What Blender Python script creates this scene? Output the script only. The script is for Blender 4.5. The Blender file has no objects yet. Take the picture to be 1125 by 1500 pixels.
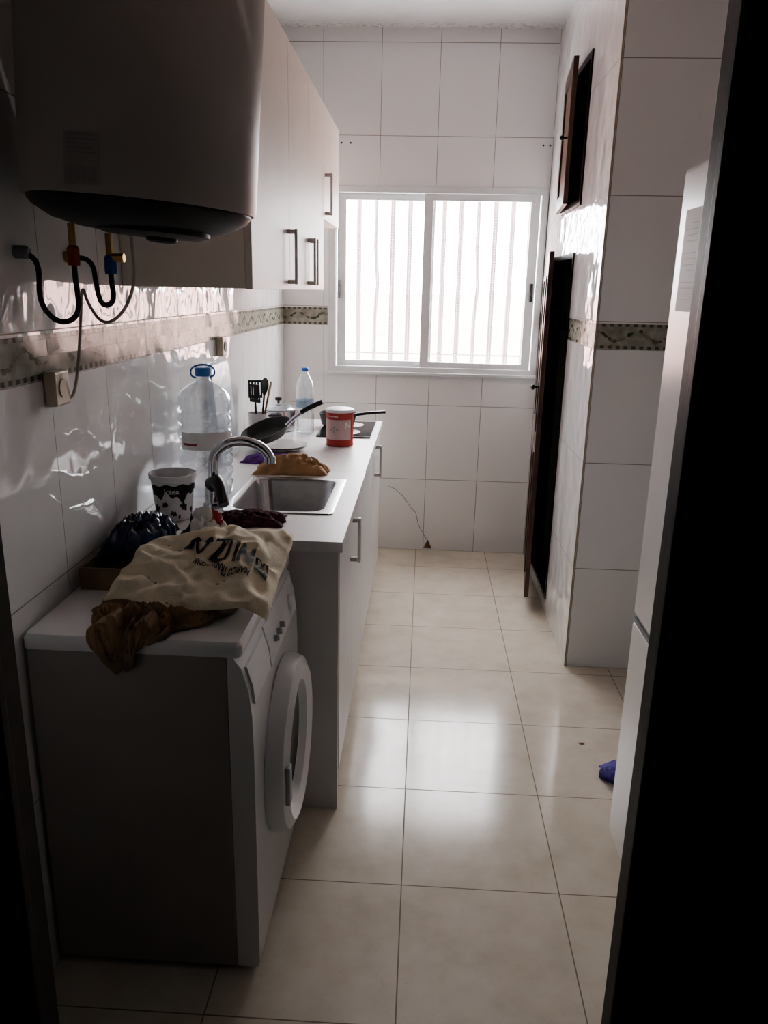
import bpy, bmesh, math, random
from mathutils import Vector, Matrix, noise
random.seed(4)
C=bpy.context.scene.collection
PI=math.pi
# ---------------------------------------------------------------- materials
class NT:
    def __init__(s,name):
        s.m=bpy.data.materials.new(name); s.m.use_nodes=True; s.t=s.m.node_tree; s.n=s.t.nodes
        s.b=s.n['Principled BSDF']; s.out=s.n['Material Output']
    def new(s,t,**k):
        x=s.n.new(t)
        for a,v in k.items(): setattr(x,a,v)
        return x
    def link(s,a,b): s.t.links.new(a,b)
    def put(s,sock,v):
        if isinstance(v,bpy.types.NodeSocket): s.link(v,sock)
        else: sock.default_value=v
    def M(s,op,a,b=None,c=None,clamp=False):
        x=s.new('ShaderNodeMath',operation=op,use_clamp=clamp); s.put(x.inputs[0],a)
        if b is not None: s.put(x.inputs[1],b)
        if c is not None: s.put(x.inputs[2],c)
        return x.outputs[0]
    def pos(s):
        g=s.new('ShaderNodeNewGeometry'); x=s.new('ShaderNodeSeparateXYZ'); s.link(g.outputs['Position'],x.inputs[0])
        return g.outputs['Position'],x.outputs
    def noise(s,vec,scale,detail=3,rough=.5,dist=0):
        x=s.new('ShaderNodeTexNoise'); 
        if vec is not None: s.link(vec,x.inputs['Vector'])
        x.inputs['Scale'].default_value=scale; x.inputs['Detail'].default_value=detail
        x.inputs['Roughness'].default_value=rough; x.inputs['Distortion'].default_value=dist
        return x.outputs['Fac']
    def mix(s,f,a,b):
        x=s.new('ShaderNodeMix',data_type='RGBA'); s.put(x.inputs[0],f)
        for i,v in ((6,a),(7,b)):
            if isinstance(v,bpy.types.NodeSocket): s.link(v,x.inputs[i])
            else: x.inputs[i].default_value=(*v,1) if len(v)==3 else v
        return x.outputs[2]
    def ramp(s,f,stops):
        x=s.new('ShaderNodeValToRGB'); s.link(f,x.inputs[0]); e=x.color_ramp.elements
        while len(e)<len(stops): e.new(.5)
        for q,(p,c) in zip(e,stops): q.position=p; q.color=(*c,1)
        return x.outputs[0]
    def bump(s,h,strength,dist):
        x=s.new('ShaderNodeBump'); s.link(h,x.inputs['Height']); x.inputs['Strength'].default_value=strength
        x.inputs['Distance'].default_value=dist; s.link(x.outputs[0],s.b.inputs['Normal'])
def simple(name,col,rough=.5,metal=0,nscale=0,namt=.12,bump=0,bscale=60,spec=.5,vec='obj'):
    t=NT(name); t.b.inputs['Roughness'].default_value=rough; t.b.inputs['Metallic'].default_value=metal
    t.b.inputs['Specular IOR Level'].default_value=spec
    tc=t.new('ShaderNodeTexCoord').outputs['Object']
    n=t.noise(tc,nscale or 8,3)
    lo=tuple(max(0,c*(1-namt)) for c in col); hi=tuple(min(1,c*(1+namt)) for c in col)
    t.link(t.ramp(n,[(.3,lo),(.7,hi)]),t.b.inputs['Base Color'])
    if bump:
        t.bump(t.noise(tc,bscale,4),bump,.004)
    return t.m
def tile_mat(name,axis,u0,w,col,rough=.1,wave=.6,wscale=9,border=True):
    t=NT(name); P,S=t.pos(); u=S[axis]; z=S[2]
    up=t.M('GREATER_THAN',z,1.40); zz=t.M('SUBTRACT',z,t.M('MULTIPLY',up,.1035))
    def dist(v,off,size):
        q=t.M('DIVIDE',t.M('SUBTRACT',v,off),size); fr=t.M('FRACT',t.M('ADD',q,100.5))
        return t.M('MULTIPLY',t.M('ABSOLUTE',t.M('SUBTRACT',fr,.5)),size)
    du=dist(u,u0,w); dz=dist(zz,0,.45)
    inb=t.M('MULTIPLY',t.M('GREATER_THAN',z,1.352),t.M('LESS_THAN',z,1.446))
    d=t.M('MINIMUM',du,t.M('ADD',dz,t.M('MULTIPLY',inb,1)))
    grout=t.M('LESS_THAN',d,.0014)
    # per tile variation
    cu=t.M('FLOOR',t.M('ADD',t.M('DIVIDE',t.M('SUBTRACT',u,u0),w),100)); cz=t.M('FLOOR',t.M('DIVIDE',zz,.45))
    comb=t.new('ShaderNodeCombineXYZ'); t.link(cu,comb.inputs[0]); t.link(cz,comb.inputs[1])
    wn=t.new('ShaderNodeTexWhiteNoise'); t.link(comb.outputs[0],wn.inputs['Vector'])
    base=t.mix(t.M('MULTIPLY',wn.outputs['Value'],.35),col,tuple(c*.93 for c in col))
    big=t.noise(P,3,3); base=t.mix(t.M('MULTIPLY',big,.10),base,(.60,.59,.58))
    if border:
        # border frieze : scroll of leaves between two listels
        ph=t.M('MULTIPLY',u,2*PI/.155)
        sn=t.M('MULTIPLY',t.M('SINE',ph),.017)
        dd=t.M('ABSOLUTE',t.M('SUBTRACT',t.M('SUBTRACT',z,1.399),sn))
        vo=t.new('ShaderNodeTexVoronoi'); t.link(P,vo.inputs['Vector']); vo.inputs['Scale'].default_value=42
        leaf=t.M('LESS_THAN',t.M('ADD',dd,t.M('MULTIPLY',vo.outputs['Distance'],.022)),.016)
        n2=t.noise(P,38,2)
        lc=t.ramp(n2,[(.35,(.05,.08,.065)),(.5,(.14,.13,.08)),(.65,(.25,.26,.21))])
        bg=t.ramp(t.noise(P,30,4),[(.3,(.24,.235,.19)),(.7,(.41,.41,.36))])
        bc=t.mix(leaf,bg,lc)
        edge=t.M('GREATER_THAN',t.M('ABSOLUTE',t.M('SUBTRACT',z,1.399)),.036)
        wv=t.M('GREATER_THAN',t.M('SINE',t.M('MULTIPLY',u,2*PI/.03)),0)
        ec=t.mix(wv,(.11,.11,.09),(.33,.32,.26)); bc=t.mix(edge,bc,ec)
        base=t.mix(inb,base,bc)
        hb=t.M('MULTIPLY',t.M('MULTIPLY',inb,t.M('ADD',leaf,edge)),.003)
        t.link(t.M('SUBTRACT',.5,t.M('MULTIPLY',inb,.40)),t.b.inputs['Specular IOR Level'])
    col2=t.mix(grout,base,(.30,.27,.24))
    t.link(col2,t.b.inputs['Base Color'])
    rg=t.M('ADD',rough,t.M('MULTIPLY',grout,.6))
    if border: rg=t.M('ADD',rg,t.M('MULTIPLY',inb,.15),clamp=True)
    t.link(rg,t.b.inputs['Roughness'])
    # gentle waviness, different on every tile
    sh=t.new('ShaderNodeVectorMath',operation='MULTIPLY_ADD'); t.link(wn.outputs['Color'],sh.inputs[0]); sh.inputs[1].default_value=(7,7,7); t.link(P,sh.inputs[2])
    wvn=t.noise(sh.outputs[0],wscale,1.5,.4)
    h=t.M('MULTIPLY',wvn,.0022*wave)
    h=t.M('SUBTRACT',h,t.M('MULTIPLY',t.M('LESS_THAN',d,.003),.0008))
    if border: h=t.M('ADD',h,hb)
    x=t.new('ShaderNodeBump'); t.link(h,x.inputs['Height']); x.inputs['Strength'].default_value=1; x.inputs['Distance'].default_value=1
    t.link(x.outputs[0],t.b.inputs['Normal'])
    return t.m
TC=(.86,.86,.86)
XR=.652; XL=-.821; D=4.615; H=2.871
m_tback=tile_mat('tile_back',0,XR,.31,TC,.12,.5)
m_tleft=tile_mat('tile_left',1,2.0,.31,TC,.025,4.4,6)
m_tright=tile_mat('tile_right',1,3.11,.31,TC,.06,3.0,8)
m_tpil=tile_mat('tile_pillar',0,.660,.345,TC,.10,.5)
def floor_mat():
    t=NT('floor_tile'); P,S=t.pos()
    def dist(v,off,size):
        q=t.M('DIVIDE',t.M('SUBTRACT',v,off),size); fr=t.M('FRACT',t.M('ADD',q,100.5))
        return t.M('MULTIPLY',t.M('ABSOLUTE',t.M('SUBTRACT',fr,.5)),size)
    d=t.M('MINIMUM',dist(S[0],-.0124,.4248),dist(S[1],1.7602,.4248)); g=t.M('LESS_THAN',d,.0017)
    n=t.noise(P,7,6,.65); c=t.ramp(n,[(.3,(.63,.57,.47)),(.5,(.71,.65,.55)),(.7,(.76,.71,.62))])
    sp=t.noise(P,90,3,.6); c=t.mix(t.M('MULTIPLY',t.M('GREATER_THAN',sp,.66),.2),c,(.45,.38,.28))
    t.link(t.mix(g,c,(.24,.19,.14)),t.b.inputs['Base Color'])
    r=t.M('ADD',t.M('MULTIPLY',t.noise(P,12,4),.08),.10); t.link(t.M('ADD',r,t.M('MULTIPLY',g,.5)),t.b.inputs['Roughness'])
    h=t.M('SUBTRACT',t.M('MULTIPLY',t.noise(P,5,1),.0005),t.M('MULTIPLY',g,.0008))
    x=t.new('ShaderNodeBump'); t.link(h,x.inputs['Height']); x.inputs['Strength'].default_value=1; x.inputs['Distance'].default_value=1
    t.link(x.outputs[0],t.b.inputs['Normal'])
    return t.m
m_floor=floor_mat()
def ceil_mat():
    t=NT('ceiling_paint'); P,S=t.pos()
    n=t.noise(P,6,5,.7)
    # damp staining gathers in the last centimetres before the back wall
    near=t.M('MULTIPLY',t.M('SUBTRACT',S[1],4.50),9,clamp=True)
    f=t.M('MULTIPLY',near,t.M('GREATER_THAN',t.noise(P,30,5,.7),.56))
    c=t.ramp(n,[(.3,(.79,.79,.79)),(.7,(.86,.86,.86))])
    t.link(t.mix(t.M('MULTIPLY',f,.6),c,(.30,.28,.24)),t.b.inputs['Base Color']); t.b.inputs['Roughness'].default_value=.8
    t.bump(t.noise(P,40,4),.3,.003); return t.m
m_ceil=ceil_mat()
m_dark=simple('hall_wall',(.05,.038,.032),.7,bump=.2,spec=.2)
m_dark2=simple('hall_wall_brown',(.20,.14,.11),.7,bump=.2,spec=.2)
m_jamb=simple('dark_wood_frame',(.022,.012,.009),.45,nscale=20,namt=.4,bump=.2,bscale=30,spec=.25)
m_wood=simple('brown_wood',(.060,.028,.020),.4,nscale=14,namt=.45,bump=.25,bscale=40)
m_wood2=simple('brown_wood_panel',(.12,.06,.04),.4,nscale=14,namt=.35,bump=.2,bscale=40)
m_alu=simple('white_aluminium',(.70,.72,.73),.4,0,namt=.04)
m_blackp=simple('black_plastic',(.015,.015,.016),.35,namt=.3)
m_black_m=simple('black_matte',(.02,.02,.02),.6,namt=.3)
m_cap=simple('dark_cap',(.022,.022,.024),.5,namt=.3,spec=.3)
m_steel=simple('brushed_steel',(.55,.55,.56),.25,1,nscale=40,namt=.08)
m_chrome=simple('chrome',(.45,.45,.47),.12,1,namt=.03)
m_nickel=simple('nickel_handle',(.52,.50,.47),.5,0,namt=.08)
m_brass=simple('brass_valve',(.45,.30,.12),.35,1,namt=.2)
m_copper=simple('red_nut',(.35,.06,.03),.5,.1,namt=.2)
m_bluenut=simple('blue_nut',(.03,.10,.35),.5,.1,namt=.2)
m_door=simple('white_laminate',(.76,.75,.74),.42,namt=.03,spec=.4)
m_doorw=simple('warm_white_laminate',(.78,.745,.70),.5,namt=.03,spec=.3)
m_carc=simple('beige_laminate',(.87,.82,.74),.5,namt=.04)
m_side=simple('grey_white_panel',(.66,.64,.63),.45,namt=.05)
m_top=simple('worktop_laminate',(.78,.75,.76),.38,nscale=60,namt=.05,bump=.1,bscale=200)
m_white=simple('white_enamel',(.80,.80,.80),.25,namt=.02)
m_wside=simple('washer_enamel_shaded',(.37,.335,.32),.5,namt=.05,spec=.3)  # white enamel darkened: shade on the washer's near side put into the colour
m_whitep=simple('white_plastic',(.80,.80,.81),.4,namt=.03)
m_cream=simple('cream_plastic',(.62,.54,.42),.4,namt=.05)
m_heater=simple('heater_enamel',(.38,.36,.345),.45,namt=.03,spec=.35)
m_grey=simple('grey_plastic',(.25,.25,.26),.4,namt=.1)
m_lgrey=simple('pale_grey_print',(.45,.45,.46),.6,namt=.1)
m_dglass=simple('dark_glass',(.01,.012,.015),.05,namt=.2)
m_hose=simple('braided_hose',(.02,.02,.022),.45,nscale=200,namt=.6,bump=.6,bscale=300)
m_cord=simple('grey_cord',(.50,.47,.42),.5,namt=.1)
m_paperw=simple('white_paper',(.80,.79,.76),.7,namt=.04)
m_note=simple('grey_notice_paper',(.60,.61,.62),.6,namt=.04)
m_canvas=simple('cream_canvas',(.72,.65,.50),.9,nscale=30,namt=.08,bump=.5,bscale=400)
m_ink=simple('black_print',(.02,.02,.02),.8)
m_kraft=simple('kraft_paper',(.27,.175,.10),.8,nscale=20,namt=.3,bump=.6,bscale=30,spec=.25)
m_bread=simple('tan_paper',(.40,.23,.11),.65,nscale=18,namt=.25,bump=.5,bscale=35)
m_card=simple('cardboard',(.22,.14,.08),.8,nscale=20,namt=.3,bump=.3,bscale=80)
m_navy=simple('navy_film',(.015,.03,.085),.25,nscale=14,namt=.6,bump=.5,bscale=25)
m_redw=simple('red_print',(.40,.05,.06),.4,namt=.2)
m_maroon=simple('maroon_cloth',(.075,.02,.035),.9,nscale=40,namt=.4,bump=.6,bscale=120)
m_purple=simple('purple_cloth',(.16,.05,.28),.9,nscale=30,namt=.4,bump=.6,bscale=100)
m_slip=simple('purple_foam',(.06,.05,.26),.6,nscale=30,namt=.3,bump=.3)
m_slip2=simple('purple_strap',(.09,.07,.34),.7,nscale=60,namt=.5,bump=.6,bscale=150)
m_red=simple('red_tin',(.45,.06,.05),.4,namt=.08)
m_pink=simple('pale_tin_label',(.62,.46,.43),.45,namt=.1)
m_blue=simple('blue_plastic',(.05,.22,.60),.4,namt=.1)
m_ceramic=simple('white_ceramic',(.75,.74,.74),.12,namt=.02)
m_woodsp=simple('wood_spoon',(.30,.17,.08),.7,nscale=30,namt=.3)
m_crack=simple('brown_chip',(.18,.09,.05),.8,nscale=60,namt=.4)
def clearmat(name,tint,gl=.18,tr=.10,rough=.06,cd=(.8,.83,.87)):
    t=NT(name); n=t.n; n.remove(t.b)
    tp=t.new('ShaderNodeBsdfTransparent'); tp.inputs[0].default_value=(*tint,1)
    g=t.new('ShaderNodeBsdfGlossy'); g.inputs['Roughness'].default_value=rough; g.inputs[0].default_value=(.9,.95,1,1)
    d=t.new('ShaderNodeBsdfTranslucent'); d.inputs[0].default_value=(*cd,1)
    df=t.new('ShaderNodeBsdfDiffuse'); df.inputs[0].default_value=(*cd,1)
    lw=t.new('ShaderNodeLayerWeight'); lw.inputs[0].default_value=.35
    tc=t.new('ShaderNodeTexCoord').outputs['Object']; bp=t.new('ShaderNodeBump'); t.link(t.noise(tc,35,2),bp.inputs['Height']); bp.inputs['Strength'].default_value=.5; bp.inputs['Distance'].default_value=.004
    t.link(bp.outputs[0],g.inputs['Normal'])
    m1=t.new('ShaderNodeMixShader'); m1.inputs[0].default_value=.5; t.link(d.outputs[0],m1.inputs[1]); t.link(df.outputs[0],m1.inputs[2])
    m2=t.new('ShaderNodeMixShader'); m2.inputs[0].default_value=tr; t.link(tp.outputs[0],m2.inputs[1]); t.link(m1.outputs[0],m2.inputs[2])
    m3=t.new('ShaderNodeMixShader'); t.link(t.M('ADD',t.M('MULTIPLY',lw.outputs['Facing'],.7),gl*.3,clamp=True),m3.inputs[0]); t.link(m2.outputs[0],m3.inputs[1]); t.link(g.outputs[0],m3.inputs[2])
    t.link(m3.outputs[0],t.out.inputs[0]); return t.m
m_pet=clearmat('clear_plastic',(.93,.95,.96),.3,.07)
m_board=clearmat('frosted_plastic',(.9,.93,.96),.1,.92,.3)
m_lid=clearmat('glass_lid',(.85,.9,.92),.2,.1)
def windowglass():
    t=NT('patterned_glass'); t.n.remove(t.b)
    P,S=t.pos()
    gx=t.M('ABSOLUTE',t.M('SINE',t.M('MULTIPLY',S[0],PI/.014))); gz=t.M('ABSOLUTE',t.M('SINE',t.M('MULTIPLY',S[2],PI/.014)))
    g=t.M('MULTIPLY',t.M('POWER',t.M('MAXIMUM',gx,gz),8),.22)
    tp=t.new('ShaderNodeBsdfTransparent'); tp.inputs[0].default_value=(.96,.955,.955,1)
    tl=t.new('ShaderNodeBsdfTranslucent'); tl.inputs[0].default_value=(.60,.52,.52,1)
    gl=t.new('ShaderNodeBsdfGlossy'); gl.inputs['Roughness'].default_value=.25
    m1=t.new('ShaderNodeMixShader'); t.link(t.M('ADD',g,.02),m1.inputs[0]); t.link(tp.outputs[0],m1.inputs[1]); t.link(tl.outputs[0],m1.inputs[2])
    m2=t.new('ShaderNodeMixShader'); m2.inputs[0].default_value=.04; t.link(m1.outputs[0],m2.inputs[1]); t.link(gl.outputs[0],m2.inputs[2])
    t.link(m2.outputs[0],t.out.inputs[0]); return t.m
m_wglass=windowglass()
def facade_mat():
    t=NT('facade'); P,S=t.pos()
    br=t.new('ShaderNodeTexBrick'); tc=t.new('ShaderNodeTexCoord').outputs['Object']
    mp=t.new('ShaderNodeMapping'); mp.inputs['Rotation'].default_value=(PI/2,0,0); t.link(tc,mp.inputs[0]); t.link(mp.outputs[0],br.inputs[0])
    br.inputs['Color1'].default_value=(.42,.22,.18,1); br.inputs['Color2'].default_value=(.46,.26,.21,1); br.inputs['Mortar'].default_value=(.42,.33,.30,1); br.inputs['Scale'].default_value=3
    t.link(br.outputs[0],t.b.inputs['Base Color']); t.b.inputs['Roughness'].default_value=.9; return t.m
m_fac=facade_mat()
# ---------------------------------------------------------------- mesh helpers
ORG={}
def box(bm,x0,x1,y0,y1,z0,z1):
    vs=[bm.verts.new((x,y,z)) for z in (z0,z1) for y in (y0,y1) for x in (x0,x1)]
    for f in ((0,2,3,1),(4,5,7,6),(0,1,5,4),(2,6,7,3),(0,4,6,2),(1,3,7,5)): bm.faces.new([vs[i] for i in f])
    return vs
def loft(bm,loops,cap0=True,cap1=True,close=True):
    L=[[bm.verts.new(p) for p in l] for l in loops]; n=len(L[0])
    for a,b in zip(L,L[1:]):
        for i in range(n if close else n-1):
            j=(i+1)%n; bm.faces.new((a[i],a[j],b[j],b[i]))
    if cap0: bm.faces.new(list(reversed(L[0])))
    if cap1: bm.faces.new(L[-1])
    return L
def ring(bm,a,b,depth,map3):
    """picture-frame ring: outer rectangle a=(u0,u1,v0,v1), inner rectangle b, between depths; map3(u,v,d)"""
    def R(q): return [(q[0],q[2]),(q[1],q[2]),(q[1],q[3]),(q[0],q[3])]
    loops=[[bm.verts.new(map3(u,v,d)) for u,v in R(q)] for q,d in ((a,depth[0]),(a,depth[1]),(b,depth[1]),(b,depth[0]))]
    for k in range(4):
        l,m=loops[k],loops[(k+1)%4]
        for i in range(4): j=(i+1)%4; bm.faces.new((l[i],l[j],m[j],m[i]))
def lathe(bm,prof,c=(0,0,0),n=40,mat=None,cap0=True,cap1=True):
    mat=mat or Matrix.Identity(4)
    loops=[[mat@Vector((r*math.cos(2*PI*i/n),r*math.sin(2*PI*i/n),z))+Vector(c) for i in range(n)] for r,z in prof]
    return loft(bm,loops,cap0,cap1)
def tube(bm,pts,r,n=10,smooth=0):
    P=[Vector(p) for p in pts]
    for _ in range(smooth):
        Q=[P[0]]
        for a,b in zip(P,P[1:]): Q+= [a*.75+b*.25,a*.25+b*.75]
        Q.append(P[-1]); P=Q
    rs=r if isinstance(r,(list,tuple)) else None
    loops=[]; up=None
    for i,p in enumerate(P):
        t=(P[min(i+1,len(P)-1)]-P[max(i-1,0)]).normalized()
        if up is None: up=t.orthogonal().normalized()
        else: up=(up-t*up.dot(t)).normalized()
        s=t.cross(up); rr=(rs[0]+(rs[-1]-rs[0])*i/(len(P)-1)) if rs else r
        loops.append([p+up*rr*math.cos(2*PI*k/n)+s*rr*math.sin(2*PI*k/n) for k in range(n)])
    loft(bm,loops)
def rr(x0,x1,y0,y1,r,z,k=6):
    out=[]
    for cx,cy,a in ((x1-r,y1-r,0),(x0+r,y1-r,PI/2),(x0+r,y0+r,PI),(x1-r,y0+r,1.5*PI)):
        for i in range(k+1):
            t=a+PI/2*i/k; out.append((cx+r*math.cos(t),cy+r*math.sin(t),z))
    return out
def mk(name,bm,mat,parent=None,origin=None,smooth=False,bev=0,sub=0,solid=0,xf=None,angle=35):
    if xf is not None: bmesh.ops.transform(bm,matrix=xf,verts=bm.verts)
    bmesh.ops.recalc_face_normals(bm,faces=bm.faces)
    if parent is not None: o0=ORG[parent.name]
    else:
        if origin is None:
            xs=[v.co for v in bm.verts]
            origin=((min(v.x for v in xs)+max(v.x for v in xs))/2,(min(v.y for v in xs)+max(v.y for v in xs))/2,min(v.z for v in xs))
        o0=Vector(origin)
    for v in bm.verts: v.co-=o0
    me=bpy.data.meshes.new(name); bm.to_mesh(me); bm.free()
    o=bpy.data.objects.new(name,me); C.objects.link(o)
    for m in (mat if isinstance(mat,list) else [mat]): me.materials.append(m)
    if parent is not None: o.parent=parent
    else: o.location=o0
    ORG[o.name]=Vector(o0)
    if smooth:
        for p in me.polygons: p.use_smooth=True
        try: me.set_sharp_from_angle(angle=math.radians(angle))
        except Exception: pass
    if solid: q=o.modifiers.new('s','SOLIDIFY'); q.thickness=solid; q.offset=0
    if bev: q=o.modifiers.new('b','BEVEL'); q.width=bev; q.segments=3; q.limit_method='ANGLE'
    if sub: q=o.modifiers.new('u','SUBSURF'); q.levels=sub; q.render_levels=sub
    return o
def thing(name,loc,label,cat,group=None,kind=None):
    o=bpy.data.objects.new(name,None); C.objects.link(o); o.location=loc; o.empty_display_size=.05; ORG[o.name]=Vector(loc)
    return tag(o,label,cat,group,kind)
def tag(o,label=None,cat=None,group=None,kind=None):
    for k,v in (('label',label),('category',cat),('group',group),('kind',kind)):
        if v: o[k]=v
    return o
def B(*a):
    bm=bmesh.new(); 
    for q in (a if isinstance(a[0],tuple) else [a]): box(bm,*q)
    return bm
def text_bm(s,size,fn,cx=True,bold=0):
    cu=bpy.data.curves.new('t','FONT'); cu.body=s; cu.size=size; cu.align_x='CENTER' if cx else 'LEFT'; cu.align_y='CENTER'; cu.offset=bold; cu.fill_mode='FRONT'
    o=bpy.data.objects.new('t',cu); C.objects.link(o); bpy.context.view_layer.update()
    me=bpy.data.meshes.new_from_object(o.evaluated_get(bpy.context.evaluated_depsgraph_get()))
    bpy.data.objects.remove(o); bm=bmesh.new(); bm.from_mesh(me)
    bmesh.ops.triangulate(bm,faces=bm.faces)
    for _ in range(3):
        e=[x for x in bm.edges if x.calc_length()>size*.18]
        if e: bmesh.ops.subdivide_edges(bm,edges=e,cuts=1); bmesh.ops.triangulate(bm,faces=bm.faces)
    for v in bm.verts: v.co=Vector(fn(v.co.x,v.co.y))
    return bm
def grid(bm,fn,nu,nv):
    V=[[bm.verts.new(fn(i/nu,j/nv)) for j in range(nv+1)] for i in range(nu+1)]
    for i in range(nu):
        for j in range(nv): bm.faces.new((V[i][j],V[i+1][j],V[i+1][j+1],V[i][j+1]))
    return V
def N3(x,y,z): return noise.noise(Vector((x,y,z)))
def pillow(name,cor,z0,thick,seed,amp,fr,mat,parent=None,nu=36,nv=28,pw=.45,crease=True,zfn=None):
    """closed crumpled bag between four floor corners A(u0v0) B(u1v0) C(u1v1) D(u0v1)"""
    A,Bc,Cc,Dd=[Vector((*c,0)) for c in cor]
    def pt(u,v,top):
        p=A*(1-u)*(1-v)+Bc*u*(1-v)+Cc*u*v+Dd*(1-u)*v
        w=(max(0,math.sin(PI*u))*max(0,math.sin(PI*v)))**pw
        n=N3(u*fr+seed,v*fr,seed)+.5*N3(u*fr*2.3,v*fr*2.3+seed,3.1)
        if crease: n=1-2*abs(n)*1.2
        ex=.012*N3(u*5+seed,v*5,9); ey=.012*N3(u*5,v*5+seed,4)
        base=z0+(zfn(u,v) if zfn else 0)
        z=base+(thick*w+amp*n*w**.5 if top else .001)
        if not top: z=base
        return (p.x+ex,p.y+ey,max(z,base))
    bm=bmesh.new(); T=grid(bm,lambda u,v:pt(u,v,True),nu,nv); Bt=grid(bm,lambda u,v:pt(u,v,False),nu,nv)
    bmesh.ops.remove_doubles(bm,verts=bm.verts,dist=.0002)
    return mk(name,bm,mat,parent,smooth=True,angle=70),pt
# ---------------------------------------------------------------- setting
S='structure'
tag(mk('floor',B(-1.7,1.5,-2,5.0,-.1,0),m_floor),kind=S)
tag(mk('ceiling',B(-1.0,1.5,.985,5.0,H,H+.1),m_ceil),kind=S)
tag(mk('wall_left',B(-1.0,XL,.985,5.0,0,H),m_tleft),kind=S)
WX0,WX1,WZ0,WZ1=-.565,.648,1.085,2.10
wb=bmesh.new(); ring(wb,(XL,1.5,-.001,H),(WX0,WX1,WZ0,WZ1),(D,D+.22),lambda u,v,d:(u,d,v))
wb=mk('wall_back',wb,m_tback); tag(wb,kind=S)
for (x,z) in ((-.49,2.315),(-.44,2.315),(.60,2.315),(.636,2.315)):
    bm=bmesh.new(); lathe(bm,[(.005,0),(.005,.003)],(0,0,0),12,Matrix.Translation((x,D-.003,z))@Matrix.Rotation(-PI/2,4,'X')); mk('drill_hole',bm,m_blackp,wb)
tag(mk('wall_right',B(1.25,1.4,.985,5.0,0,H),m_tright),kind=S)
# cupboard block: side wall with hatch and door openings, plus its front face
HY0,HY1,HZ0,HZ1=3.63,4.17,1.92,2.52
DY0,DY1,DZ0,DZ1=3.69,4.36,.07,1.73
T=.07
tag(mk('wall_pillar',B((XR,XR+T,3.11,3.60,0,H),(XR,XR+T,3.60,DY0,0,HZ0),(XR,XR+T,DY0,DY1,0,DZ0),(XR,XR+T,DY0,DY1,DZ1,HZ0),
   (XR,XR+T,DY1,D,0,HZ0),(XR,XR+T,3.60,HY0,HZ0,HZ1),(XR,XR+T,HY1,D,HZ0,HZ1),(XR,XR+T,3.60,D,HZ1,H)),m_tright),kind=S)
tag(mk('wall_pillar_front',B(XR+.0005,1.25,3.1095,3.18,0,H),m_tpil),kind=S)
# corner bead on the pillar edge
tag(mk('trim_1',B(XR-.001,XR+.005,3.1065,3.1125,0,H),simple('bead',(.45,.38,.30),.5)),kind=S)
# doorway wall the camera looks through: dark on the hallway side, tiled on the kitchen side
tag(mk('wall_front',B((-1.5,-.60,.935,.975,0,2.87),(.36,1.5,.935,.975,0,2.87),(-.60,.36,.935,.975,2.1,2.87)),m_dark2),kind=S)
tag(mk('wall_front_tiles',B((XL,-.60,.976,.985,0,2.87),(.36,1.25,.976,.985,0,2.87),(-.60,.36,.976,.985,2.1,2.87)),m_tback),kind=S)
jb=bmesh.new()
for q in ((.3155,.36,.935,.985,0,2.1),(.308,.40,.915,.935,0,2.15),(.325,.385,.905,.915,0,2.15),(.392,.412,.90,.935,0,2.15)): box(jb,*q)
tag(mk('trim_2',jb,m_jamb,bev=.004),kind=S)
jb=bmesh.new()
for q in ((-.60,-.565,.935,.985,0,2.1),(-.66,-.558,.915,.935,0,2.15)): box(jb,*q)
tag(mk('trim_3',jb,m_jamb,bev=.004),kind=S)
tag(mk('trim_4',B(-.60,.36,.915,.985,2.06,2.1),m_jamb),kind=S)
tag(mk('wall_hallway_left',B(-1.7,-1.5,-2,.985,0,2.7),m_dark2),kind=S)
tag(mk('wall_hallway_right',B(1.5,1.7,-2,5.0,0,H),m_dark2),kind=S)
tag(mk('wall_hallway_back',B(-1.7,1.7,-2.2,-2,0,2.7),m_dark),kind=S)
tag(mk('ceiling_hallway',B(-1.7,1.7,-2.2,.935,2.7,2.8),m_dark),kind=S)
# ---- window
XZ=lambda u,v,d:(u,d,v)
w=thing('window_1',(0,D,WZ0),None,None,kind=S)
f=bmesh.new(); ring(f,(WX0+.001,WX1-.001,WZ0+.001,WZ1-.001),(WX0+.045,WX1-.035,WZ0+.035,WZ1-.035),(D-.012,D+.07),XZ)
mk('window_frame',f,m_alu,w,bev=.003)
mk('window_sill',B(WX0,WX1,D-.03,D-.013,WZ0-.012,WZ0+.006),m_alu,w,bev=.003)
for (x0,x1,y) in ((-.515,.035,D+.036),(-.028,.608,D+.006)):
    a=.050; z0,z1=WZ0+.030,WZ1-.030
    f=bmesh.new(); ring(f,(x0,x1,z0,z1),(x0+a,x1-a,z0+a*.7,z1-a*.8),(y,y+.024),XZ)
    sa=mk('sash',f,m_alu,w,bev=.002)
    mk('window_pane',B(x0+a-.004,x1-a+.004,y+.010,y+.014,z0+a*.7-.004,z1-a*.8+.004),m_wglass,sa)
    lx=x0+.006 if x0<-.2 else x1-.024
    mk('latch',B((lx,lx+.014,y-.012,y-.0005,1.50,1.60),(lx+.003,lx+.011,y-.022,y-.0125,1.535,1.56)),m_black_m if x0>-.2 else m_grey,sa,bev=.002)
gr=bmesh.new(); by=D+.17
for k in range(12):
    x=-.50+k*.098; 
    if k%3!=2: box(gr,x-.014,x+.014,by-.004,by+.004,WZ0+.002,WZ1-.002)
    else: tube(gr,[(x,by,WZ0+.002),(x,by,WZ0+.3),(x+.014,by,WZ0+.5),(x,by,WZ0+.7),(x,by,WZ1-.002)],.012,8)
for z in (WZ0+.10,WZ1-.02): box(gr,WX0+.002,WX1-.002,by-.0105,by+.0105,z-.004,z+.004)
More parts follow.
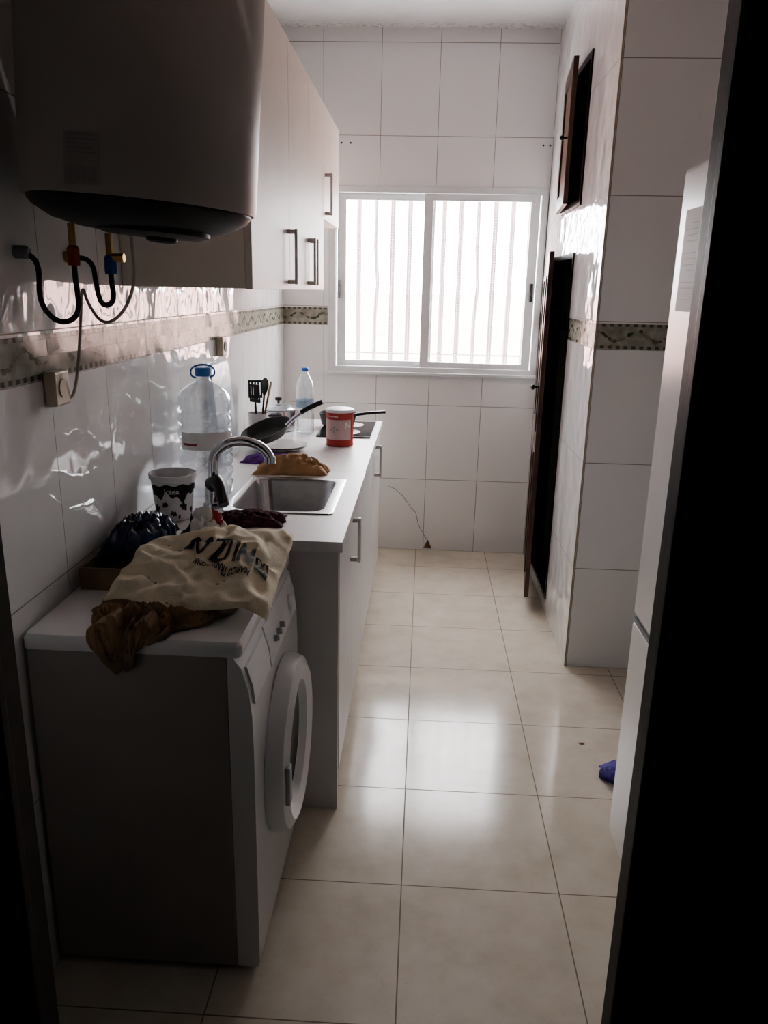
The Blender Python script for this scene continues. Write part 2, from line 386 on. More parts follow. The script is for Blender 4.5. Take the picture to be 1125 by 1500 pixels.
g=mk('window_grille',gr,simple('grille_paint',(.34,.30,.285),.6)); tag(g,'thin vertical iron bars outside the kitchen window','window bars')
# ---- outside
fb=bmesh.new(); box(fb,-9,9,11,12,-6,1.5); 
for k in range(6): box(fb,-7+k*2.6,-5.9+k*2.6,10.9,10.99,-1.6,-.2)
fa=mk('neighbouring_building',fb,m_fac); tag(fa,'pinkish brick building seen blurred through the lower window glass','building')
# ---- cupboard door in the side wall (ajar) and hatch above
YZ=lambda u,v,d:(d,u,v)
d1=thing('door_1',(XR,DY1,DZ0),None,None,kind=S)
fr=bmesh.new(); ring(fr,(DY0+.001,DY1-.001,DZ0+.001,DZ1-.001),(DY0+.025,DY1-.025,DZ0+.02,DZ1-.025),(XR-.006,XR+T+.002),YZ)
mk('door_frame',fr,m_jamb,d1)
def ajar(x0,y1,ang): return Matrix.Translation((x0,y1,0))@Matrix.Rotation(ang,4,'Z')@Matrix.Translation((-x0,-y1,0))
X1=ajar(XR-.006,DY1-.02,-math.radians(7))
lf=mk('door_leaf',B(XR-.03,XR-.007,DY0+.045,DY1-.02,DZ0-.01,DZ1+.005),m_wood,d1,xf=X1,bev=.002)
pn=bmesh.new()
for (z0,z1) in ((.17,.80),(.90,1.63)): ring(pn,(DY0+.11,DY1-.09,z0,z1),(DY0+.13,DY1-.11,z0+.02,z1-.02),(XR-.036,XR-.0302),YZ)
mk('door_moulding',pn,m_wood,lf,xf=X1)
kb=bmesh.new(); lathe(kb,[(.006,0),(.006,.018),(.014,.026),(.012,.036),(.003,.04)],(0,0,0),16,X1@Matrix.Translation((XR-.03,DY0+.085,1.12))@Matrix.Rotation(-PI/2,4,'Y')); mk('knob',kb,m_blackp,lf,smooth=True)
d2=thing('door_2',(XR,HY1,HZ0),None,None,kind=S)
fr=bmesh.new(); ring(fr,(HY0+.001,HY1-.001,HZ0+.001,HZ1-.001),(HY0+.03,HY1-.03,HZ0+.03,HZ1-.03),(XR-.008,XR+T+.002),YZ)
mk('door_frame',fr,m_jamb,d2)
X2=ajar(XR-.008,HY1-.02,-math.radians(5))
ly0,ly1=HY0+.06,HY1-.02
lf=bmesh.new(); ring(lf,(ly0,ly1,HZ0+.01,HZ1-.01),(ly0+.06,ly1-.06,HZ0+.07,HZ1-.07),(XR-.03,XR-.009),YZ)
lf=mk('door_leaf',lf,m_wood,d2,xf=X2,bev=.002)
mk('door_panel',B(XR-.022,XR-.014,ly0+.05,ly1-.05,HZ0+.06,HZ1-.06),m_wood2,lf,xf=X2)
kb=bmesh.new(); lathe(kb,[(.005,0),(.005,.015),(.011,.022),(.009,.03),(.002,.033)],(0,0,0),14,X2@Matrix.Translation((XR-.03,ly0+.03,2.2))@Matrix.Rotation(-PI/2,4,'Y')); mk('knob',kb,m_blackp,lf,smooth=True)
# ---------------------------------------------------------------- handles / cabinets
def handle(y,z0,z1,xf,parent):
    b=bmesh.new()
    box(b,xf+.024,xf+.034,y-.010,y+.010,z0,z1)
    for z in (z0+.001,z1-.015): box(b,xf,xf+.0235,y-.007,y+.007,z,z+.014)
    mk('handle',b,m_nickel,parent,bev=.002)
def wall_cab(y0,y1,z0,z1,doors,label):
    xb,xf=XL+.002,-.485
    t=thing('wall_cabinet',((xb+xf)/2,(y0+y1)/2,z0),label,'cabinet','wall cabinets above the worktop')
    y0+=.001;y1-=.001
    b=bmesh.new(); box(b,xb,xf,y0,y1,z0,z1)
    mk('body',b,m_carc,t,bev=.0008)
    for (a,c_,hy) in doors:
        d=mk('door',B(xf+.0005,xf+.02,a+.0015,c_-.0015,z0-.002,z1),m_doorw,t,bev=.0015)
        if hy: handle(hy,z0+.015,z0+.19,xf+.02,d)
wall_cab(2.15,2.75,1.548,2.31,[(2.15,2.75,2.71)],'single white wall cabinet nearest the water heater, left end')
wall_cab(2.75,3.65,1.548,2.31,[(2.75,3.20,3.16),(3.20,3.65,3.235)],'double door white wall cabinet in the middle of the row')
wall_cab(3.65,4.25,1.85,2.31,[(3.65,4.25,3.70)],'short white wall cabinet above the hob, nearest the window')
ZT=.88
def base_cab(y0,y1,doors,label,side=False):
    xb,xf=XL+.03,-.24; z1=ZT-.032
    t=thing('base_cabinet',((xb+xf)/2,(y0+y1)/2,0),label,'cabinet','base cabinets under the worktop')
    k=.016; a=y0+(.02 if side else .001); b=y1-.001
    mk('body',B((xb,xf,a,a+k,.12,z1),(xb,xf,b-k,b,.12,z1),(xb,xf,a+k,b-k,.12,.12+k),(xb,xb+.006,a+k,b-k,.12+k,z1)),m_carc,t)
    mk('plinth',B(xf-.055,xf-.04,a,b,0,.119),m_side,t)
    for yy in (a+.05,b-.05):
        q=bmesh.new(); lathe(q,[(.02,0),(.02,.01),(.012,.02),(.012,.12)],(xb+.05,yy,0),12); mk('leg',q,m_blackp,t)
    if side: mk('side_panel',B(xb,xf+.018,y0,y0+.019,0,z1),m_side,t,bev=.001)
    for (c,d,hy) in doors:
        q=mk('door',B(xf+.002,xf+.020,c+.0015,d-.0015,.125,z1-.004),m_door,t,bev=.0015)
        if hy: handle(hy,.69,.84,xf+.02,q)
base_cab(2.07,2.91,[(2.09,2.50,2.42),(2.50,2.91,None)],'white base cabinet with tall side panel under the sink',True)
base_cab(2.91,3.51,[(2.91,3.51,None)],'middle white base cabinet between the sink and hob units')
base_cab(3.51,4.10,[(3.51,4.10,3.64)],'far white base cabinet under the hob')
SX0,SX1,SY0,SY1=-.615,-.265,2.30,2.77
WX=-.208; z0=ZT-.03
b=bmesh.new(); ring(b,(XL+.001,WX,2.04,2.909),(SX0+.012,SX1-.012,SY0+.012,SY1-.012),(z0,ZT),lambda u,v,d:(u,v,d))
o=mk('worktop',b,m_top)
tag(o,'pale laminate worktop section around the steel sink','worktop')
o=mk('worktop',B(XL+.001,WX-.002,2.911,4.11,z0,ZT),m_top,bev=.001); tag(o,'pale laminate worktop section at the window end, under the hob','worktop')
# ---- sink
t=thing('sink',((SX0+SX1)/2,(SY0+SY1)/2,ZT),'square stainless steel sink set into the worktop','sink')
b=bmesh.new(); zz=ZT
loft(b,[rr(SX0,SX1,SY0,SY1,.02,zz+.0005),rr(SX0+.001,SX1-.001,SY0+.001,SY1-.001,.02,zz+.004),rr(SX0+.006,SX1-.006,SY0+.006,SY1-.006,.02,zz+.0045),
 rr(SX0+.022,SX1-.035,SY0+.022,SY1-.022,.05,zz+.003),rr(SX0+.028,SX1-.041,SY0+.028,SY1-.028,.05,zz-.01),rr(SX0+.036,SX1-.05,SY0+.036,SY1-.036,.05,zz-.13),
 rr(SX0+.055,SX1-.07,SY0+.055,SY1-.055,.04,zz-.15),rr(SX0+.15,SX1-.165,SY0+.19,SY1-.19,.02,zz-.154)],cap0=False,cap1=True)
mk('basin',b,m_steel,t,smooth=True,angle=50)
b=bmesh.new(); cx,cy=(SX0+SX1)/2-.006,(SY0+SY1)/2; lathe(b,[(.035,zz-.153),(.035,zz-.149),(.025,zz-.150),(.02,zz-.152)],(cx,cy,0),24); mk('drain',b,m_chrome,t,smooth=True)
# ---- faucet
fx,fy=-.65,2.36
t=thing('faucet',(fx,fy,ZT),'chrome gooseneck tap with dark lever beside the sink','tap')
b=bmesh.new(); lathe(b,[(.034,ZT),(.034,ZT+.008),(.029,ZT+.014),(.027,ZT+.075),(.022,ZT+.088),(.016,ZT+.094)],(fx,fy,0),28); mk('tap_body',b,m_chrome,t,smooth=True)
b=bmesh.new(); pts=[(fx,fy,ZT+.08),(fx,fy,ZT+.13)]
for k in range(13):
    a=PI-PI*.92*k/12; pts.append((fx+.09+.09*math.cos(a),fy+.02*k/12,ZT+.14+.070*math.sin(a)))
tube(b,pts,.0155,14); lathe(b,[(.0175,0),(.0175,.02)],(pts[-1][0],pts[-1][1],pts[-1][2]-.016),16); mk('spout',b,m_chrome,t,smooth=True)
b=bmesh.new(); tube(b,[(fx+.0,fy-.015,ZT+.075),(fx+.025,fy-.04,ZT+.095),(fx+.055,fy-.09,ZT+.03)],[.025,.016],12,1); mk('lever',b,m_blackp,t,smooth=True)
# ---------------------------------------------------------------- washing machine
wy0,wy1=1.45,2.035
wxb,wxf=-.812,-.335
t=thing('washing_machine',((wxb+wxf)/2,(wy0+wy1)/2,0),'white front loading washing machine with cluttered top, in front of cabinets','washing machine')
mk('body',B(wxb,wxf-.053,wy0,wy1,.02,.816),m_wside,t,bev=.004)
b=bmesh.new() # pressed front, profile bulging then leaning back to the lid
prof=[(wxf-.052,.02),(wxf-.005,.02),(wxf,.03),(wxf,.60),(wxf-.002,.68),(wxf-.008,.74),(wxf-.022,.79),(wxf-.040,.815),(wxf-.052,.816)]
loft(b,[[(x,y,z) for x,z in prof] for y in (wy0+.001,wy1-.001)]); mk('front_panel',b,m_white,t,smooth=True,angle=30,bev=.0)
b=bmesh.new(); loft(b,[rr(wxb-.003,wxf-.022,wy0-.004,wy1+.002,.012,.817),rr(wxb-.004,wxf-.018,wy0-.006,wy1+.002,.014,.822),rr(wxb-.004,wxf-.018,wy0-.006,wy1+.002,.014,.842),rr(wxb+.002,wxf-.026,wy0,wy1-.003,.012,.850)]); mk('lid',b,m_white,t,smooth=True,angle=40)
pc,zc=1.765,.43
MX=Matrix.Translation((wxf,pc,zc))@Matrix.Rotation(PI/2,4,'Y')
b=bmesh.new(); lathe(b,[(.222,0.0005),(.222,.022),(.214,.042),(.190,.054),(.155,.044),(.142,.022)],(0,0,0),56,MX,cap0=False,cap1=False); dr=mk('door_ring',b,m_whitep,t,smooth=True)
b=bmesh.new(); lathe(b,[(.144,.024),(.12,.012),(.08,.006),(.03,.003)],(0,0,0),48,MX,cap0=False); mk('door_glass',b,m_dglass,dr,smooth=True)
b=bmesh.new(); box(b,wxf+.046,wxf+.058,pc-.205,pc-.175,zc-.05,zc+.05); mk('door_handle',b,m_lgrey,dr,bev=.004)
def onfront(z): # x of front at height z
    for (xa,za),(xb_,zb) in zip(prof[2:],prof[3:]):
        if za<=z<=zb: return xa+(xb_-xa)*(z-za)/(zb-za)
    return wxf
def frontpatch(y0,y1,z0,z1,off=.0015,n=8):
    b=bmesh.new()
    grid(b,lambda u,v:(onfront(z0+(z1-z0)*v)+off,y0+(y1-y0)*u,z0+(z1-z0)*v),2,n); 
    r=bmesh.ops.extrude_face_region(b,geom=b.faces[:]); 
    for v in [e for e in r['geom'] if isinstance(e,bmesh.types.BMVert)]: v.co.x-=off+.001
    return b
mk('detergent_drawer',frontpatch(wy0+.02,wy0+.19,.70,.785,.006),m_whitep,t)
mk('control_panel',frontpatch(wy0+.21,wy1-.02,.69,.79,.003),m_whitep,t)
for (y,r) in ((wy0+.27,.008),(wy0+.31,.008),(wy0+.35,.008),(wy0+.49,.024)):
    b=bmesh.new(); lathe(b,[(r,0),(r,.008),(r*.8,.013),(r*.3,.014)],(0,0,0),24,Matrix.Translation((onfront(.735)+.002,y,.735))@Matrix.Rotation(PI/2-.2,4,'Y')); mk('knob' if r>.02 else 'button',b,m_whitep if r>.02 else m_lgrey,t,smooth=True)
b=bmesh.new(); box(b,wxf-.001,wxf+.004,wy1-.10,wy1-.03,.07,.14); mk('filter_flap',b,m_whitep,t,bev=.002)
for x in (wxb+.05,wxf-.05):
    for y in (wy0+.05,wy1-.05):
        b=bmesh.new(); lathe(b,[(.02,0),(.02,.012),(.012,.022)],(x,y,0),16); mk('foot',b,m_blackp,t)
# ---------------------------------------------------------------- water heater (slightly tilted on its bracket)
hx,hy,hr=-.573,1.64,.2245; hz=1.703
t=thing('water_heater',(hx,hy,hz-.06),'large white cylindrical water heater hung high on the left wall','water heater')
TL=Matrix.Translation((hx,hy,hz))@Matrix.Rotation(math.radians(3.8),4,'Y')
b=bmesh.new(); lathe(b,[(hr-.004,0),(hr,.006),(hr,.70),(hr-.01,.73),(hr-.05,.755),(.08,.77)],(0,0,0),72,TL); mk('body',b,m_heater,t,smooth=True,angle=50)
b=bmesh.new(); lathe(b,[(.04,-.054),(.06,-.053),(.12,-.047),(.17,-.036),(.205,-.016),(hr-.010,-.004),(hr-.010,.001)],(0,0,0),64,TL); bc=mk('bottom_cap',b,m_cap,t,smooth=True)
b=bmesh.new(); lathe(b,[(.022,-.070),(.03,-.066),(.032,-.05)],(.05,-.03,0),24,TL); mk('thermostat_knob',b,m_black_m,bc,smooth=True)
b=bmesh.new(); lathe(b,[(.09,-.058),(.11,-.052),(.11,-.042)],(.03,-.02,.0),32,TL); mk('cap_cover',b,m_black_m,bc,smooth=True)
b=bmesh.new(); box(b,XL+.001,hx-.16,hy-.12,hy+.12,hz+.45,hz+.50); mk('wall_bracket',b,m_grey,t)
def cyl(a,z,r): return TL@Vector((r*math.cos(a),r*math.sin(a),z-hz))
b=bmesh.new(); a0=math.radians(-97); grid(b,lambda u,v:cyl(a0+(u-.5)*.30,1.715+.085*v,hr+.0008),8,2); st=mk('sticker',b,simple('sticker',(.33,.315,.30),.5),t)
b=bmesh.new()
for k in range(5):
    grid(b,lambda u,v,k=k:cyl(a0+(-.12+.24*u*(1-.1*(k%3))),1.765+.007*k+.003*v,hr+.0014),6,1)
x=-.12
while x<.11:
    ww=random.choice((.004,.007,.011)); grid(b,lambda u,v,x=x,ww=ww:cyl(a0+x+ww*u,1.722+.022*v,hr+.0014),1,1); x+=ww+random.choice((.005,.008))
mk('sticker_print',b,m_grey,st)
# pipes, valves, hoses, cord
def pipe_thing(name,label,cat,pts,r,mat,nut0,nut1,group=None,valve=False):
    t=thing(name,pts[-1],label,cat,group)
    b=bmesh.new(); tube(b,pts,r,12,3); mk('hose',b,mat,t,smooth=True)
    for p,ax in ((pts[0],'Z'),(pts[-1],'Y')):
        b=bmesh.new(); R=Matrix.Translation(p)@(Matrix.Rotation(PI/2,4,'Y') if ax=='Y' else Matrix.Identity(4))
        lathe(b,[(.012,-.018),(.013,-.012),(.013,.014),(.009,.02)],(0,0,0),6 if ax=='Z' else 12,R); mk('nut',b,nut0 if ax=='Z' else nut1,t)
    p=pts[0]; b=bmesh.new(); lathe(b,[(.007,.0),(.007,.062)],(p[0],p[1],p[2]),12); mk('inlet_pipe',b,m_brass,t)
    if valve:
        b=bmesh.new(); lathe(b,[(.009,0),(.009,.03)],(0,0,0),10,Matrix.Translation((p[0],p[1],p[2]+.015))@Matrix.Rotation(PI/2,4,'Y')); mk('safety_valve',b,m_brass,t)
    return t
pipe_thing('flexible_hose','black hose looping from heater to the left wall tap','hose',[(-.705,1.60,1.605),(-.705,1.60,1.56),(-.70,1.60,1.49),(-.745,1.60,1.47),(-.785,1.60,1.51),(-.775,1.60,1.59),(-.80,1.595,1.61),(-.812,1.595,1.61)],.0056,m_hose,m_copper,m_grey,'flexible water hoses under the heater')
pipe_thing('flexible_hose','shorter black hose below the valve, right of the longer hose','hose',[(-.655,1.66,1.590),(-.655,1.66,1.56),(-.655,1.67,1.515),(-.70,1.71,1.505),(-.725,1.75,1.545),(-.75,1.80,1.605),(-.812,1.82,1.61)],.0056,m_hose,m_bluenut,m_brass,'flexible water hoses under the heater',True)
b=bmesh.new(); tube(b,[(-.60,1.64,1.645),(-.61,1.68,1.56),(-.65,1.70,1.49),(-.70,1.71,1.465),(-.735,1.72,1.51),(-.745,1.72,1.555),(-.755,1.72,1.46),(-.775,1.73,1.36),(-.79,1.735,1.31),(-.80,1.725,1.30),(-.80,1.705,1.315)],.0035,8,3)
tag(mk('power_cord',b,m_cord,smooth=True),'thin cord hanging from the heater to the near socket','cord')
def socket(y,z,label,holes,mats):
    t=thing('wall_socket',(XL,y,z-.035),label,'socket')
    mk('plate',B(XL+.0005,XL+.028,y-.035,y+.035,z-.038,z+.038),mats,t,bev=.005)
    b=bmesh.new(); lathe(b,[(.02,0),(.02,.003),(.017,.003)],(0,0,0),24,Matrix.Translation((XL+.028,y,z))@Matrix.Rotation(PI/2,4,'Y')); mk('outlet',b,holes,t)
socket(1.69,1.33,'cream surface socket on the tiles below the water heater',m_cream,m_cream)
socket(3.13,1.322,'beige socket with dark outlet on left wall above worktop',m_black_m,m_cream)
# ---------------------------------------------------------------- fridge
fx0,fx1,gy0,gy1=.60,1.19,1.36,1.965
t=thing('refrigerator',((fx0+fx1)/2,(gy0+gy1)/2,0),'tall white two door fridge behind the dark door frame','fridge')
mk('cabinet',B(fx0+.03,fx1,gy0,gy1,.03,1.82),m_white,t,bev=.008)
mk('door',B(fx0-.02,fx0+.028,gy0,gy1,.735,1.835),m_white,t,bev=.014)
fd=mk('freezer_door',B(fx0-.02,fx0+.028,gy0,gy1,.06,.722),m_white,t,bev=.014)
mk('grip',B(fx0-.021,fx0+.02,gy0+.05,gy1-.02,.7225,.7345),m_grey,fd)
for y in (gy0+.06,gy1-.06):
    b=bmesh.new(); lathe(b,[(.02,0),(.02,.03)],(fx0+.06,y,0),14); mk('foot',b,m_blackp,t)
b=bmesh.new(); grid(b,lambda u,v:(fx0-.0205-.003*math.sin(PI*v)*(1-u),1.78+.13*u,1.52+.22*v),6,8)
ps=mk('paper_sheet',b,m_note,solid=.0006); tag(ps,'pale grey printed notice stuck on the upper fridge door','paper')
b=bmesh.new()
for k in range(14): grid(b,lambda u,v,k=k:(fx0-.0245,1.80+(.085-.03*(k%4==1)-.05*(k%5==4))*u,1.545+.0125*k+.0018*v),1,1)
mk('printed_lines',b,m_lgrey,ps)
# ---------------------------------------------------------------- worktop items
def rev(name,prof,c,mat,parent=None,n=36,xf=None,smooth=True,angle=40,cap0=True,cap1=True):
    b=bmesh.new(); lathe(b,prof,c,n,None,cap0,cap1); return mk(name,b,mat,parent,smooth=smooth,angle=angle,xf=xf)
# big water jug
jx,jy,jr=-.715,2.52,.088
t=thing('water_jug',(jx,jy,ZT),'large clear water jug with blue cap behind the tap','water jug')
JS=Matrix.Translation((0,0,ZT))@Matrix.Diagonal((1,1,1.12,1))@Matrix.Translation((0,0,-ZT))
pr=[(.066,ZT+.001),(jr-.002,ZT+.006),(jr,ZT+.03)]
for k in range(6): pr+=[(jr,ZT+.04+k*.038),(jr-.006,ZT+.047+k*.038),(jr-.006,ZT+.051+k*.038),(jr,ZT+.058+k*.038)]
pr+=[(jr,ZT+.275),(jr-.004,ZT+.292),(jr-.016,ZT+.308),(.045,ZT+.325),(.026,ZT+.334),(.022,ZT+.34),(.022,ZT+.36)]
bo=rev('bottle',pr,(jx,jy,0),m_pet,t,48,cap1=False,xf=JS)
rev('cap',[(.025,ZT+.350),(.025,ZT+.372),(.022,ZT+.375)],(jx,jy,0),m_blue,t,xf=JS)
b=bmesh.new(); tube(b,[(jx-.02,jy-.012,ZT+.345),(jx-.035,jy-.02,ZT+.352),(jx-.032,jy-.018,ZT+.375),(jx,jy,ZT+.384),(jx+.032,jy+.018,ZT+.375),(jx+.035,jy+.02,ZT+.352),(jx+.02,jy+.012,ZT+.345)],.0028,8,2); mk('carry_handle',b,m_blue,t,smooth=True,xf=JS)
b=bmesh.new(); grid(b,lambda u,v:(jx+(jr+.0008)*math.cos(-2.3+2.2*u),jy+(jr+.0008)*math.sin(-2.3+2.2*u),ZT+.145+.05*v),20,2); lb=mk('label',b,m_paperw,t,xf=JS)
b=bmesh.new(); grid(b,lambda u,v:(jx+(jr+.0013)*math.cos(-2.2+.6*u),jy+(jr+.0013)*math.sin(-2.2+.6*u),ZT+.157+.007*v),16,1); mk('label_stripe',b,m_redw,lb,xf=JS)
# small bottle
def bottle15(x,y):
    t=thing('water_bottle',(x,y,ZT),'slim clear water bottle with blue cap near the window corner','bottle')
    pr=[(.03,ZT+.001),(.042,ZT+.008)]
    for k in range(7): pr+=[(.043,ZT+.02+k*.026),(.0405,ZT+.03+k*.026)]
    pr+=[(.043,ZT+.21),(.038,ZT+.245),(.02,ZT+.28),(.014,ZT+.29),(.014,ZT+.30)]
    rev('bottle',pr,(x,y,0),m_pet,t); rev('cap',[(.0155,ZT+.297),(.0155,ZT+.312),(.013,ZT+.314)],(x,y,0),m_blue,t)
    b=bmesh.new(); grid(b,lambda u,v:(x+.0437*math.cos(2*PI*u),y+.0437*math.sin(2*PI*u),ZT+.13+.035*v),30,1); mk('label',b,simple('blue_label',(.35,.50,.62),.5),t)
bottle15(-.556,3.67)
# black and white tub
tx,ty=-.735,2.225
t=thing('plastic_tub',(tx,ty,ZT),'white plastic food tub with black patches beside the wall','tub')
rev('tub',[(.050,ZT+.001),(.052,ZT+.004),(.064,ZT+.122),(.069,ZT+.124),(.069,ZT+.138),(.065,ZT+.139),(.060,ZT+.12),(.048,ZT+.01)],(tx,ty,0),m_whitep,t)
b=bmesh.new(); rad=lambda z:.0517+.012*(z-ZT)/.12+.0009
def sleeve(u,v):
    a=-2.5+2.7*u; e=math.sin(PI*u)**.3 if 0<u<1 else 0
    zb=ZT+.100-e*(.026+.010*math.sin(u*13)+.008*math.sin(u*31+1)); zt=ZT+.102+e*(.010+.003*math.sin(u*23)); z=zb+(zt-zb)*v; return (tx+rad(z)*math.cos(a),ty+rad(z)*math.sin(a),z)
grid(b,sleeve,90,4); sl=mk('black_label',b,m_black_m,t)
b=bmesh.new()
for k,(a,zc_,w_) in enumerate(((-2.3,.035,.20),(-1.72,.052,.12),(-1.3,.025,.13),(-.75,.045,.17),(-.2,.03,.12),(-1.0,.014,.07))):
    def blot(u,v,a=a,zc_=zc_,w_=w_,k=k):
        ang=2*PI*u; q=v*(1+.25*math.sin(2*ang+k)+.2*math.sin(5*ang+2*k)); z=ZT+zc_+w_*.07*q*math.sin(ang); aa=a+w_*q*math.cos(ang); return (tx+rad(z)*math.cos(aa),ty+rad(z)*math.sin(aa),z)
    grid(b,blot,32,3)
mk('black_patches',b,m_black_m,sl)
def ct(x,y): 
    z=ZT+.093+y; a=-1.35+x/.060; return (tx+(rad(z)+.0012)*math.cos(a),ty+(rad(z)+.0012)*math.sin(a),z)
mk('printed_text',text_bm('ictea',.022,ct,bold=.0004),m_paperw,sl)
# maroon cloth, purple cloth, bread bag
o,_=pillow('dish_cloth',[(-.615,2.13),(-.40,2.15),(-.40,2.275),(-.60,2.27)],ZT+.001,.022,2.2,.012,7,m_maroon); tag(o,'crumpled dark maroon cloth in front of the sink','cloth')
o,_=pillow('purple_cloth',[(-.72,2.99),(-.47,2.96),(-.43,3.10),(-.70,3.14)],ZT+.001,.016,5.2,.012,7,m_purple); tag(o,'crumpled purple cloth behind the tan paper bread bag','cloth')
o,_=pillow('paper_bread_bag',[(-.625,2.79),(-.35,2.82),(-.345,2.93),(-.61,2.95)],ZT+.001,.055,8.2,.018,6,m_bread,pw=.6); tag(o,'tan paper bread bag lying behind the sink','paper bag')
# tin
cx,cy=-.365,3.43
t=thing('milk_powder_tin',(cx,cy,ZT),'red and pink round tin with letter N on the worktop edge','tin')
rev('can',[(.060,ZT+.001),(.062,ZT+.004),(.060,ZT+.008),(.060,ZT+.15),(.062,ZT+.154)],(cx,cy,0),m_red,t)
rev('lid',[(.0635,ZT+.150),(.0635,ZT+.162),(.058,ZT+.164)],(cx,cy,0),m_whitep,t)
b=bmesh.new(); grid(b,lambda u,v:(cx+.0606*math.cos(-3.0+2.45*u),cy+.0606*math.sin(-3.0+2.45*u),ZT+.032+.088*v),24,1); lb=mk('label',b,m_pink,t)
def tt(r,a0,z0): return lambda x,y:(cx+r*math.cos(a0+x/.06),cy+r*math.sin(a0+x/.06),z0+y)
mk('printed_text',text_bm('N',.038,tt(.0614,-.85,ZT+.095),bold=.001),m_paperw,t)
mk('printed_text',text_bm('•••••••',.02,tt(.0612,-2.0,ZT+.133)),m_paperw,t)
mk('printed_text',text_bm('•3•',.034,tt(.0614,-1.9,ZT+.075)),m_grey,t)
# plates and frying pan leaning over them
px_,py_=-.60,3.28
for k in range(2):
    z=ZT+.001+k*.0085
    o=rev('dinner_plate',[(.055,z),(.06,z+.002),(.105,z+.014),(.107,z+.016),(.105,z+.0165),(.06,z+.006),(.02,z+.006)],(px_+.004*k,py_,0),m_ceramic)
    tag(o,('lower of two stacked white plates under the frying pan','upper of two stacked white plates under the frying pan')[k],'plate','stacked white plates')
t=thing('frying_pan',(px_-.03,py_,ZT+.03),'black frying pan with long silver handle resting tilted on plates','frying pan')
PM=Matrix.Translation((px_-.055,py_+.0,ZT+.055))@Matrix.Rotation(math.radians(-17),4,'Y')@Matrix.Rotation(math.radians(14),4,'X')
rev('pan',[(.075,0),(.08,.002),(.108,.040),(.112,.042),(.106,.041),(.078,.006),(.02,.005)],(0,0,0),m_black_m,t,xf=PM)
b=bmesh.new(); tube(b,[(.09,0,.028),(.14,0,.055),(.20,0,.075),(.27,0,.085)],.0085,10,2); mk('handle',b,m_steel,t,smooth=True,xf=PM)
b=bmesh.new(); tube(b,[(.17,0,.066),(.20,0,.076),(.272,0,.086)],.010,10,2); mk('handle_grip',b,m_black_m,t,smooth=True,xf=PM)
# cutting board leaning on the wall
b=bmesh.new(); pts=[(y,z) for y,z,_ in rr(2.93,3.20,0,.38,.035,0)]
LM=Matrix.Translation((-.775,0,ZT+.002))@Matrix.Rotation(math.radians(-5),4,'Y')
loft(b,[[LM@Vector((x,y,z)) for y,z in pts] for x in (0,.008)]); o=mk('chopping_board',b,m_board); tag(o,'pale translucent chopping board leaning on the left wall','chopping board')
# utensil holder with utensils
ux,uy=-.735,3.45
o=rev('utensil_holder',[(.040,ZT+.001),(.042,ZT+.003),(.045,ZT+.13),(.042,ZT+.13),(.038,ZT+.006)],(ux,uy,0),m_ceramic); tag(o,'white cylindrical holder full of kitchen utensils','utensil holder')
def utensil(kind,dx,dy,lx,ly,h,mat,label):
    t=thing('kitchen_utensil',(ux+dx,uy+dy,ZT+.012),label,'utensil','utensils in the white holder')
    p0=Vector((ux+dx,uy+dy,ZT+.012)); p1=Vector((ux+lx,uy+ly,ZT+h-.07)); dr_=(p1-p0).normalized()
    b=bmesh.new(); tube(b,[p0,p1],.0045,8); mk('handle',b,mat,t,smooth=True)
    R=Matrix.Translation(p1)@dr_.to_track_quat('Z','Y').to_matrix().to_4x4()@Matrix.Rotation(PI/2,4,'Z')
    b=bmesh.new()
    if kind=='spatula':
        for k in range(5): box(b,-.002,.002,-.030+k*.0135,-.022+k*.0135,.012,.075)
        box(b,-.0021,.0021,-.030,.032,0,.014); box(b,-.0021,.0021,-.030,.032,.07,.08)
    else:
        loft(b,[[Vector((.004*math.cos(2*PI*i/16),w_*math.sin(2*PI*i/16),z_)) for i in range(16)] for z_,w_ in ((-.005,.005),(.015,.018),(.04,.026),(.06,.022),(.073,.008))])
    mk('head',b,mat,t,smooth=(kind!='spatula'),xf=R)
utensil('spatula',0,-.02,-.005,-.028,.25,m_blackp,'black slotted spatula in the white holder')
utensil('spoon',.01,.0,.025,.02,.28,m_blackp,'black ladle-like spoon leaning right in the holder')
utensil('spoon',.005,-.01,.048,-.01,.27,m_woodsp,'brown wooden spoon leaning right in the holder')
utensil('spatula',-.015,.015,-.02,.04,.26,m_blackp,'short dark slotted turner at the back of the holder')
# steel pot with glass lid
qx,qy=-.70,3.76
t=thing('cooking_pot',(qx,qy,ZT),'small steel pot with glass lid near the far wall','pot')
rev('pot',[(.078,ZT+.001),(.083,ZT+.006),(.085,ZT+.10),(.089,ZT+.102),(.084,ZT+.103),(.081,ZT+.10),(.078,ZT+.01)],(qx,qy,0),m_steel,t)
ld=rev('lid',[(.084,ZT+.104),(.087,ZT+.107),(.06,ZT+.122),(.02,ZT+.130),(.004,ZT+.131)],(qx,qy,0),m_lid,t)
rev('lid_knob',[(.006,ZT+.13),(.006,ZT+.142),(.016,ZT+.147),(.016,ZT+.158),(.008,ZT+.162)],(qx,qy,0),m_blackp,ld)
for s in (-1,1):
    b=bmesh.new(); tube(b,[(qx+.03,qy+s*.082,ZT+.08),(qx+.03,qy+s*.105,ZT+.085),(qx-.03,qy+s*.105,ZT+.085),(qx-.03,qy+s*.082,ZT+.08)],.005,8,2); mk('side_handle',b,m_blackp,t,smooth=True)
